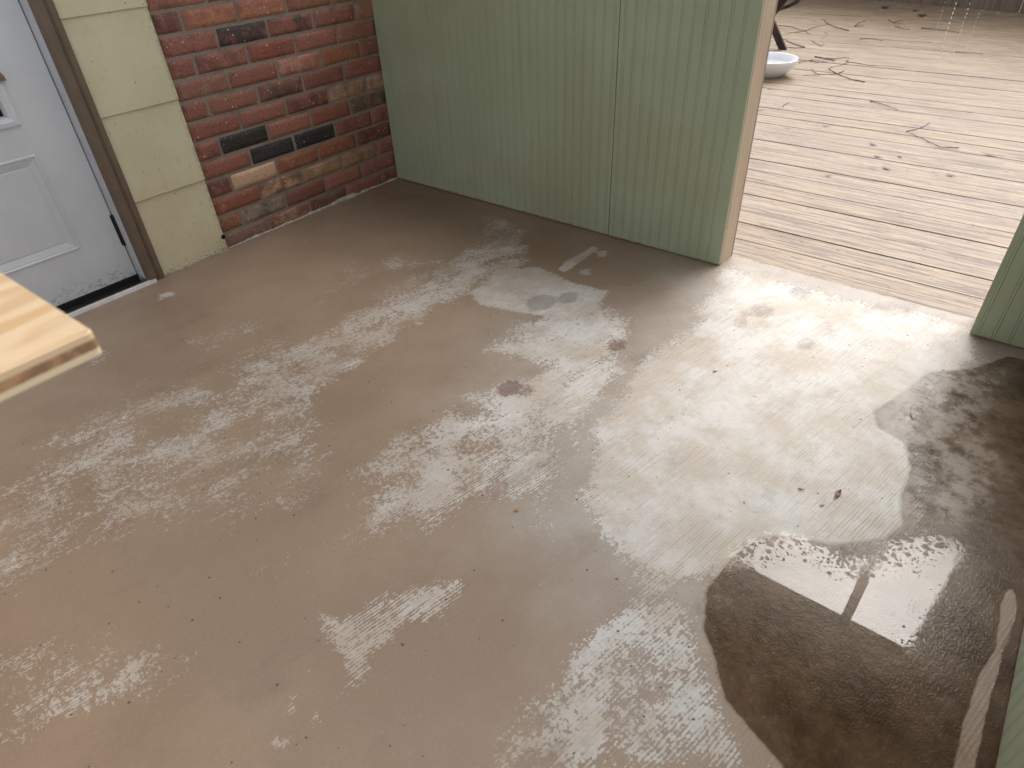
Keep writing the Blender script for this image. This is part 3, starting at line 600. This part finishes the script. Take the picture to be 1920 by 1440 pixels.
mb = MB(); mb.box(2.612, 2.724, -4.2, .0085, HL+.001, HL+.024, .003); mb.build('cap_rail', GREEN, ws)
mb = MB(); mb.box(2.629, 2.72, -4.2, .0085, .0, HL-.001); mb.box(2.629, 2.72, -.62, .0085, HL+.027, WT-.003); mb.build('studs', STUD, ws)

# ------------------------------------------------------------------ porch roof, its beam and posts
rf = thing('porch_roof', 'low wooden porch roof on posts, mirrored dark in the puddle', 'roof')
BROWN = m_wood('old_roof_wood', (.50, .44, .36), (.62, .56, .48), 'x', .7)
mb = MB(); mb.box(-.0, 2.78, .001, .1095, WT, WT+.16, .002); mb.build('beam', BROWN, rf)
mb = MB(); mb.box(-.0, 2.95, -.87, .108, WT+.261, WT+.285); mb.build('roof_deck', BROWN, rf)  # unseen rear part shaped short so daylight reaches the near floor
mb = MB()
for k in range(8): mb.box(.06+k*.37, .10+k*.37, -.86, .106, WT+.161, WT+.260)
mb.build('rafters', BROWN, rf)
mb = MB(); mb.box(2.4095-.036, 2.4095, .0095, .0995, HT+.025, WT-.001, .002); mb.build('post', STUD, rf)
mb = MB(); mb.box(.0095, .0995, .0095, .0995, HL+.025, WT-.001, .002); mb.build('post', STUD, rf)
mb = MB(); mb.box(2.6275, 2.71, .0095, .0995, HT+.025, WT-.001, .002); mb.build('post', STUD, rf)
mb = MB(); mb.box(2.6275, 2.71, -.86, -.78, HL+.025, WT-.001, .002); mb.build('post', STUD, rf)
mb = MB(); mb.box(-.0, 2.72, -.86, -.78, WT, WT+.16, .002); mb.build('beam', BROWN, rf)
# ------------------------------------------------------------------ fence beyond the deck
f = thing('fence', 'dark weathered board fence along the far edge of the deck', 'fence')
t = NT('dark_fence_wood'); x, y, z = t.xyz(t.co)[:3]
g = t.noise(t.vec(t.mul(x, 24), t.mul(y, 24), t.mul(z, 2)), 1, 6, .7, .4)
c = t.mix(t.map(g, .35, .65), (.115, .075, .052), (.19, .135, .10)); c = t.mix(t.map(t.noise(t.co, 12, 5, .7), .55, .7, 0, .7), c, (.10, .11, .05)); t.bsdf(c, .8, t.bump(g, .002)); FM = t.m
p0, p1 = Vector((.44, 6.34)), Vector((1.777, 6.017)); d = (p1-p0).normalized(); nrm = Vector((-d.y, d.x))
def fpt(a, b_, z): q = p0+d*a+nrm*b_; return (q.x, q.y, z)
mb = MB(); a = -2.0
while a < 2.6:
    wd = .138; dz = R.uniform(-.004, .004); q = R.uniform(0, .004)
    vs = [fpt(a, q, -.03), fpt(a+wd, q, -.03), fpt(a+wd, .02+q, -.03), fpt(a, .02+q, -.03), fpt(a, q, 1.5), fpt(a+wd, q, 1.5), fpt(a+wd, .02+q, 1.5), fpt(a, .02+q, 1.5)]
    mb.add(vs, [(0, 3, 2, 1), (4, 5, 6, 7), (0, 1, 5, 4), (1, 2, 6, 5), (2, 3, 7, 6), (3, 0, 4, 7)]); a += .145
mb.build('boards', FM, f)
mb = MB()
for zz in (.25, 1.2):
    vs = [fpt(-2, .0255, zz), fpt(2.6, .0255, zz), fpt(2.6, .065, zz), fpt(-2, .065, zz), fpt(-2, .0255, zz+.09), fpt(2.6, .0255, zz+.09), fpt(2.6, .065, zz+.09), fpt(-2, .065, zz+.09)]
    mb.add(vs, [(0, 3, 2, 1), (4, 5, 6, 7), (0, 1, 5, 4), (1, 2, 6, 5), (2, 3, 7, 6), (3, 0, 4, 7)])
mb.build('rails', FM, f)

# ------------------------------------------------------------------ plywood on sawhorses (foreground left)
t = NT('plywood_face'); x, y, z = t.xyz(t.co)[:3]
v = t.vec(t.mul(x, 9), t.mul(y, 1.6), 0); g = t.noise(v, 2.2, 4, .5, .8); ww = t.math('SINE', t.mul(g, 26))
c = t.mix(t.map(ww, -.9, .9), (.42, .275, .14), (.50, .365, .22)); c = t.mix(t.map(g, .5, .68, 0, .7), c, (.42, .25, .10)); c = t.mix(t.map(t.noise(t.vec(t.mul(x, 160), t.mul(y, 9), 0), 1, 3), .58, .75, 0, .3), c, (.55, .33, .15))
t.bsdf(c, .5, t.bump(ww, .0003)); PLY = t.m
t = NT('plywood_edge'); x, y, z = t.xyz(t.co)[:3]
zl = t.add(z, t.mul(t.sub(t.noise(t.co, 20, 3), .5), .0012))
L1 = t.map(zl, .8495, .8487, 0, 1); L2 = t.map(zl, .8425, .8417, 0, 1)
c = t.mix(L1, (.70, .50, .30), t.mix(t.map(t.noise(t.co, 60, 4), .4, .6), (.26, .14, .075), (.46, .25, .13)))
c = t.mix(L2, c, (.74, .58, .38)); t.bsdf(c, .7); PLE = t.m
ply = thing('workbench', 'raw plywood sheet at lower left, close to the camera and out of focus', 'workbench')
def rrect(x0, x1, y0, y1, r, n=6):
    P = []
    for cx, cy, a0 in ((x1-r, y1-r, 0), (x0+r, y1-r, 90), (x0+r, y0+r, 180), (x1-r, y0+r, 270)):
        for k in range(n+1): a = math.radians(a0+90*k/n); P.append((cx+r*math.cos(a), cy+r*math.sin(a)))
    return P
PP = rrect(.62, 1.908, -3.1, -1.9145, .004); ang = math.radians(1.2)
PP = [(1.908+(a-1.908)*math.cos(ang)-(b_+1.9145)*math.sin(ang), -1.9145+(a-1.908)*math.sin(ang)+(b_+1.9145)*math.cos(ang)) for a, b_ in PP]
mb = MB(); n = len(PP); PI_ = [(1.3+(a-1.3)*.9988, -2.5+(b_+2.5)*.9988) for a, b_ in PP]
mb.add([(a, b_, .855) for a, b_ in PI_], [tuple(range(n))]); mb.add([(a, b_, .836) for a, b_ in PI_], [tuple(range(n))[::-1]]); mb.build('plywood_sheet', PLY, ply)
mb = MB(); mb.add([(a, b_, .8549) for a, b_ in PI_]+[(a, b_, .8538) for a, b_ in PP]+[(a, b_, .8372) for a, b_ in PP]+[(a, b_, .8361) for a, b_ in PI_], [(r_*n+i, r_*n+(i+1) % n, (r_+1)*n+(i+1) % n, (r_+1)*n+i) for r_ in range(3) for i in range(n)])
mb.build('plywood_edge', PLE, ply)
for xx in (.72, 1.12):
    for yy in (-3.0, -2.45):
        mb = MB(); mb.box(xx, xx+.06, yy, yy+.06, 0, .8355, .002); mb.build('leg', STUD, ply)

# ------------------------------------------------------------------ deck: bowl, stool, hose
t = NT('white_ceramic'); t.bsdf((.80, .80, .80), .12, Specular_IOR_Level=.6); CER = t.m
bc = (.697, 2.775, -.006); bw = thing('bowl', 'large white bowl holding water, beside the end of the tall green wall', 'bowl', loc=bc)
mb = MB(); prof = [(0, .010), (.07, .010), (.085, .0), (.098, .0), (.100, .006), (.128, .018), (.158, .048), (.176, .078), (.184, .103), (.182, .107), (.178, .104), (.168, .078), (.148, .050), (.118, .026), (.08, .016), (0, .014)]
mb.lathe(prof, (0, 0, 0), 72); mb.build('shell', CER, bw, True)
mb = MB(); mb.lathe([(0, .068), (.1625, .068)], (0, 0, 0), 72); t = NT('bowl_water'); t.bsdf((.78, .80, .80), .03, Transmission_Weight=.6, IOR=1.33)
mb.build('water', t.m, bw)
DW = m_wood('dark_stained_wood', (.030, .014, .010), (.085, .040, .028), 'z', .5)
st = thing('stool', 'dark brown stool with crossed legs, half hidden behind the bowl and green wall', 'stool', loc=(.345, 3.47, -.007))
def leg(sx, yy):
    m_ = MB(); hw = .030
    x0, x1 = sx*.150, -sx*.150+sx*.02; H = .40
    m_.add([(x0-hw, yy, 0), (x0+hw, yy, 0), (x1+hw, yy, H), (x1-hw, yy, H), (x0-hw, yy+.024, 0), (x0+hw, yy+.024, 0), (x1+hw, yy+.024, H), (x1-hw, yy+.024, H)],
           [(0, 1, 2, 3), (7, 6, 5, 4), (0, 4, 5, 1), (1, 5, 6, 2), (2, 6, 7, 3), (3, 7, 4, 0)])
    return m_
for yy in (-.17, .145):
    leg(1, yy).build('leg', DW, st); leg(-1, yy+.0255).build('leg', DW, st)
mb = MB()
for k in range(5): mb.box(-.18+k*.074, -.18+k*.074+.066, -.19, .20, .4005, .42, .002)
mb.build('seat', DW, st)
mb = MB(); pts = [(-.26, 4.2), (-.235, 4.6), (-.215, 5.0), (-.20, 5.35), (-.19, 5.6), (-.205, 5.85), (-.25, 6.1), (-.4, 6.22)]
mb.tube([(a, b_, .009) for a, b_ in pts], .014, 10)
o = mb.build('hose', m_plain('black_rubber', (.012, .013, .016), .4, .2), None, True); tag(o, 'black hose curving over the far end of the deck behind the stool', 'hose')

# ------------------------------------------------------------------ twigs
TW = m_wood('twig_bark', (.055, .030, .020), (.12, .070, .048), 'x', .8)
TWL = m_wood('pale_twig_bark', (.20, .13, .085), (.30, .20, .13), 'x', .8)
def twig(lines, rad, label, mat=TW):
    x0, y0 = lines[0][0]; m_ = MB(); rad *= .62
    for li, ln in enumerate(lines):
        P = []; m = len(ln)
        for i in range(m-1):
            for k in range(5):
                f_ = k/5; P.append((ln[i][0]+(ln[i+1][0]-ln[i][0])*f_, ln[i][1]+(ln[i+1][1]-ln[i][1])*f_))
        P.append(ln[-1]); N_ = len(P); pr = []
        for i, (a, b_) in enumerate(P):
            j = .006*mnoise.noise(Vector((a*40, b_*40, li))); pr.append((a-x0+j, b_-y0-j, rad*1.1+.004*abs(mnoise.noise(Vector((a*9, b_*9, 3)))) if i not in (0, N_-1) else rad))
        rr = [rad*(1-.6*i/(N_-1))*(.8 if li else 1)*(1+.3*(i % 3 == 0)) for i in range(N_)]
        m_.tube(pr, rr, 6)
        if len(ln) > 2:   # little buds and spurs
            for i in range(2, N_-1, 3):
                a_ = R.uniform(0, 6.28); l_ = R.uniform(.008, .025); m_.tube([pr[i], (pr[i][0]+math.cos(a_)*l_, pr[i][1]+math.sin(a_)*l_, rad+.004)], [rad*.45, rad*.2], 5)
    o = m_.build('twig', mat, None, True); o.location = (x0, y0, -.006); tag(o, label, 'twig', 'twigs fallen on the deck')
twig([[(.099,4.584),(.232,4.552),(.393,4.409),(.487,4.272)],[(.393,4.409),(.414,4.675),(.47,4.8)],[(.393,4.409),(.33,4.30),(.30,4.22)]], .0042, 'long forked twig lying on the deck behind the bowl, by the stool')
twig([[(.701,4.57),(.581,4.661),(.449,4.824),(.332,5.055)]], .0055, 'curved twig with a thick dark end, beyond the forked twig behind the bowl')
twig([[(.618,3.753),(.501,3.838),(.388,3.97),(.326,3.979)],[(.618,3.753),(.569,3.681),(.447,3.706),(.38,3.76)]], .0052, 'wishbone shaped dark twig just behind the bowl, touching the stool leg')
twig([[(.799,3.446),(.874,3.409),(.949,3.386),(.962,3.352)],[(.874,3.409),(.949,3.43),(.999,3.514)]], .0062, 'thick X shaped dark twig on the deck right of the bowl')
twig([[(.758,3.213),(.809,3.328),(.905,3.346)],[(.809,3.328),(.86,3.26),(.93,3.38)]], .0034, 'thin twig reaching the right rim of the bowl, left of the thick X shaped twig')
twig([[(1.106,3.097),(1.091,2.993),(.999,2.92),(.917,2.85)],[(.999,2.92),(.93,3.0),(.90,3.08)]], .0036, 'thin branching twig lying along the board at the foot of the bowl', TW)
twig([[(1.302,2.853),(1.215,2.881),(1.091,2.993),(1.002,3.109),(1.0,3.2)]], .0045, 'knobbly twig pointing right and down from the twig tangle beside the bowl')
twig([[(1.034,3.393),(1.188,3.343),(1.317,3.364),(1.415,3.376)],[(1.034,3.393),(1.02,3.50),(.99,3.56)],[(1.06,3.385),(1.03,3.25),(.99,3.16)]], .0030, 'long thin straight twig trailing right from the tangle beside the bowl', TW)
twig([[(.688,4.794),(.673,4.965),(.694,5.111)],[(.693,4.778),(.744,4.879)]], .0050, 'small hooked twig right of the thick ended curved twig near the far side')
twig([[(.853,5.224),(.929,5.073),(1.009,5.063)],[(.929,5.073),(.955,5.285)]], .0050, 'small Y shaped twig on the far half of the deck, left of the water drips')
twig([[(1.188,4.909),(1.305,4.894),(1.484,4.814)]], .0055, 'straight dark twig behind the falling drips near the far side of the deck')
twig([[(.884,4.237),(.952,4.298),(1.063,4.231)]], .0040, 'gently arched twig alone in the middle of the far deck')
twig([[(1.458,2.406),(1.539,2.371),(1.632,2.299)]], .0040, 'short dark twig angled down the middle of the deck, level with the bowl front')
twig([[(2.027,1.763),(1.955,1.725),(1.865,1.818),(1.783,1.892)]], .0036, 'thin dark twig nearest the doorway, on the right of the deck')
twig([[(1.763,1.912),(1.81,2.005),(1.829,2.132)]], .0030, 'thin twig angled up from the end of the twig nearest the doorway')
twig([[(.573,4.033),(.71,3.845),(.692,3.986)]], .0036, 'pale V shaped twig above the wishbone shaped twig', TWL)
twig([[(1.602,4.04),(1.703,4.046),(1.775,4.037)]], .0034, 'thin straight twig on the right of the deck just below the water drips')
twig([[(1.071,2.068),(1.069,2.176)]], .0030, 'tiny stick on the deck near the green wall end, below the bowl')
twig([[(.98,4.92),(1.053,4.825),(1.129,4.817)]], .0040, 'small twig just below the Y shaped twig on the far deck')
twig([[(.62,4.15),(.60,4.32),(.55,4.43)]], .0030, 'faint pale twig across the end of the long forked twig', TWL)

# ------------------------------------------------------------------ leaves and bits
def m_leaf(name, a, b_):
    t = NT(name); n_ = t.noise(t.co, 60, 4, .6); t.bsdf(t.mix(t.map(n_, .35, .65), a, b_), .4, t.bump(n_, .001)); return t.m
LF = dict(red=m_leaf('wet_red_leaf', (.13, .030, .022), (.22, .060, .035)), dark=m_leaf('wet_dark_leaf', (.045, .035, .035), (.10, .07, .06)), tan=m_leaf('tan_leaf', (.36, .20, .08), (.45, .27, .12)))
def leaf(x_, y_, size, ang_, kind, label, z_=-.0065, curl=.35, narrow=.42, grp='fallen leaves'):
    n_ = 10; vs = []; fs = []; size *= .85 if y_ > 0 else 1
    for i in range(n_+1):
        f_ = i/n_; wd = narrow*size*math.sin(math.pi*min(1, f_*1.02+.0))**.8*(1+.15*math.sin(i*2.3)); xx = (f_-.5)*size
        zc = curl*size*(f_-.5)**2
        vs += [(xx, -wd*.5, zc+wd*.28*curl+.001), (xx, 0, zc+.0006), (xx, wd*.5, zc+wd*.5*curl+.001)]
    for i in range(n_):
        for r_ in (0, 1): fs.append((i*3+r_, i*3+3+r_, i*3+4+r_, i*3+1+r_))
    m_ = MB(); m_.add(vs, fs); m_.tube([(size*.48, 0, curl*size*.25), (size*.72, size*.05, .003)], [.0008, .0005], 5)
    o = m_.build('leaf', LF[kind], None, True); o.location = (x_, y_, z_); o.rotation_euler = (0, 0, ang_); tag(o, label, 'leaf', grp)
    md = o.modifiers.new('thick', 'SOLIDIFY'); md.thickness = .0006
DG, FG = 'leaves lying on the deck', 'leaf scraps on the concrete floor'
leaf(1.394, 1.811, .040, .3, 'red', 'small reddish leaf on the deck, closest red leaf below the bowl', grp=DG)
leaf(1.746, 1.447, .040, -.4, 'red', 'left one of two curled red leaves side by side mid deck', grp=DG)
leaf(1.831, 1.499, .034, -.9, 'red', 'right one of two curled red leaves side by side mid deck', grp=DG)
leaf(1.821, 1.304, .052, -.5, 'dark', 'wrinkled blackish leaf just below the two curled red leaves', grp=DG)
leaf(1.637, 1.08, .034, .1, 'red', 'red brown leaf on the deck nearest the tall green wall end', grp=DG)
leaf(2.069, 1.356, .044, -.3, 'dark', 'dark oval leaf on the right of the deck toward the doorway', grp=DG)
leaf(2.165, 1.728, .085, -.1, 'dark', 'long dark ragged leaf at the right edge of the deck', narrow=.22, grp=DG)
leaf(1.68, 1.62, .045, -.5, 'dark', 'crumpled dark leaf left of the two curled red leaves', grp=DG)
leaf(.656, 5.869, .085, .2, 'dark', 'black leaf clump at the far edge of the deck, left of the drips', curl=.7, narrow=.7, grp=DG)
leaf(1.055, 5.525, .095, .1, 'dark', 'bluish black leaf clump on the far deck nearest the drips', curl=.7, narrow=.6, grp=DG)
leaf(.941, 5.799, .060, .1, 'dark', 'smallest black leaf clump at the far edge of the deck', curl=.7, narrow=.6, grp=DG)
leaf(.993, 1.926, .040, .9, 'dark', 'dark narrow leaf on the deck against the tall green wall end', narrow=.3, grp=DG)
leaf(.860, 2.413, .045, .9, 'dark', 'dark narrow leaf on the deck in front of the bowl', narrow=.3, grp=DG)
leaf(1.239, 1.67, .028, .2, 'red', 'tiny red scrap of leaf left of the closest red leaf', grp=DG)
leaf(2.264, -.845, .026, 1.4, 'red', 'curled dark red leaf on the dry concrete above the puddle', .0006, .9, grp=FG)
leaf(2.195, -.876, .012, .3, 'red', 'tiny red scrap just left of the curled red leaf on the concrete', .0006, grp=FG)
leaf(2.247, -.897, .009, .8, 'dark', 'tiny dark chip between the curled red leaf and the puddle', .0006, grp=FG)
leaf(1.731, -1.292, .012, 1.3, 'tan', 'single orange tan leaf scrap in the middle of the floor', .0006, .1, .75, grp=FG)
leaf(2.325, -.475, .022, -1.2, 'dark', 'thin dark sliver of leaf at the edge of the wet concrete', .0006, .2, .15, grp=FG)
leaf(1.86, -.58, .012, .7, 'dark', 'tiny dark crumb on the light concrete below the doorway', .0006, grp=FG)

# ------------------------------------------------------------------ drips falling past the doorway from the roof edge
t = NT('water_drop'); t.bsdf((1, 1, 1), .02, Transmission_Weight=.35, IOR=1.33); WD = t.m
for i, (xa, za, zb, r_, lab) in enumerate([(1.991, .76, .585, .0015, 'brightest string of falling rain drops'), (2.027, .745, .591, .0011, 'second string of falling rain drops, right of the brightest'),
                                     (2.059, .72, .619, .0009, 'rightmost faint string of falling rain drops'), (1.962, .745, .588, .0008, 'leftmost faint string of falling rain drops')]):
    m_ = MB(); zz = za
    while zz > zb:
        l_ = r_*R.uniform(2.2, 3.6); c_ = (xa+R.uniform(-.001, .001), .55, zz)
        m_.lathe([(0.00001, l_), (r_*.5, l_*.55), (r_*.9, 0), (r_*.95, -l_*.35), (r_*.6, -l_*.75), (0.00001, -l_)], c_, 8); zz -= l_*2+R.uniform(.002, .008)
    o = m_.build('drip', WD, None, True); tag(o, lab, 'drip', 'rain drips falling in front of the deck')
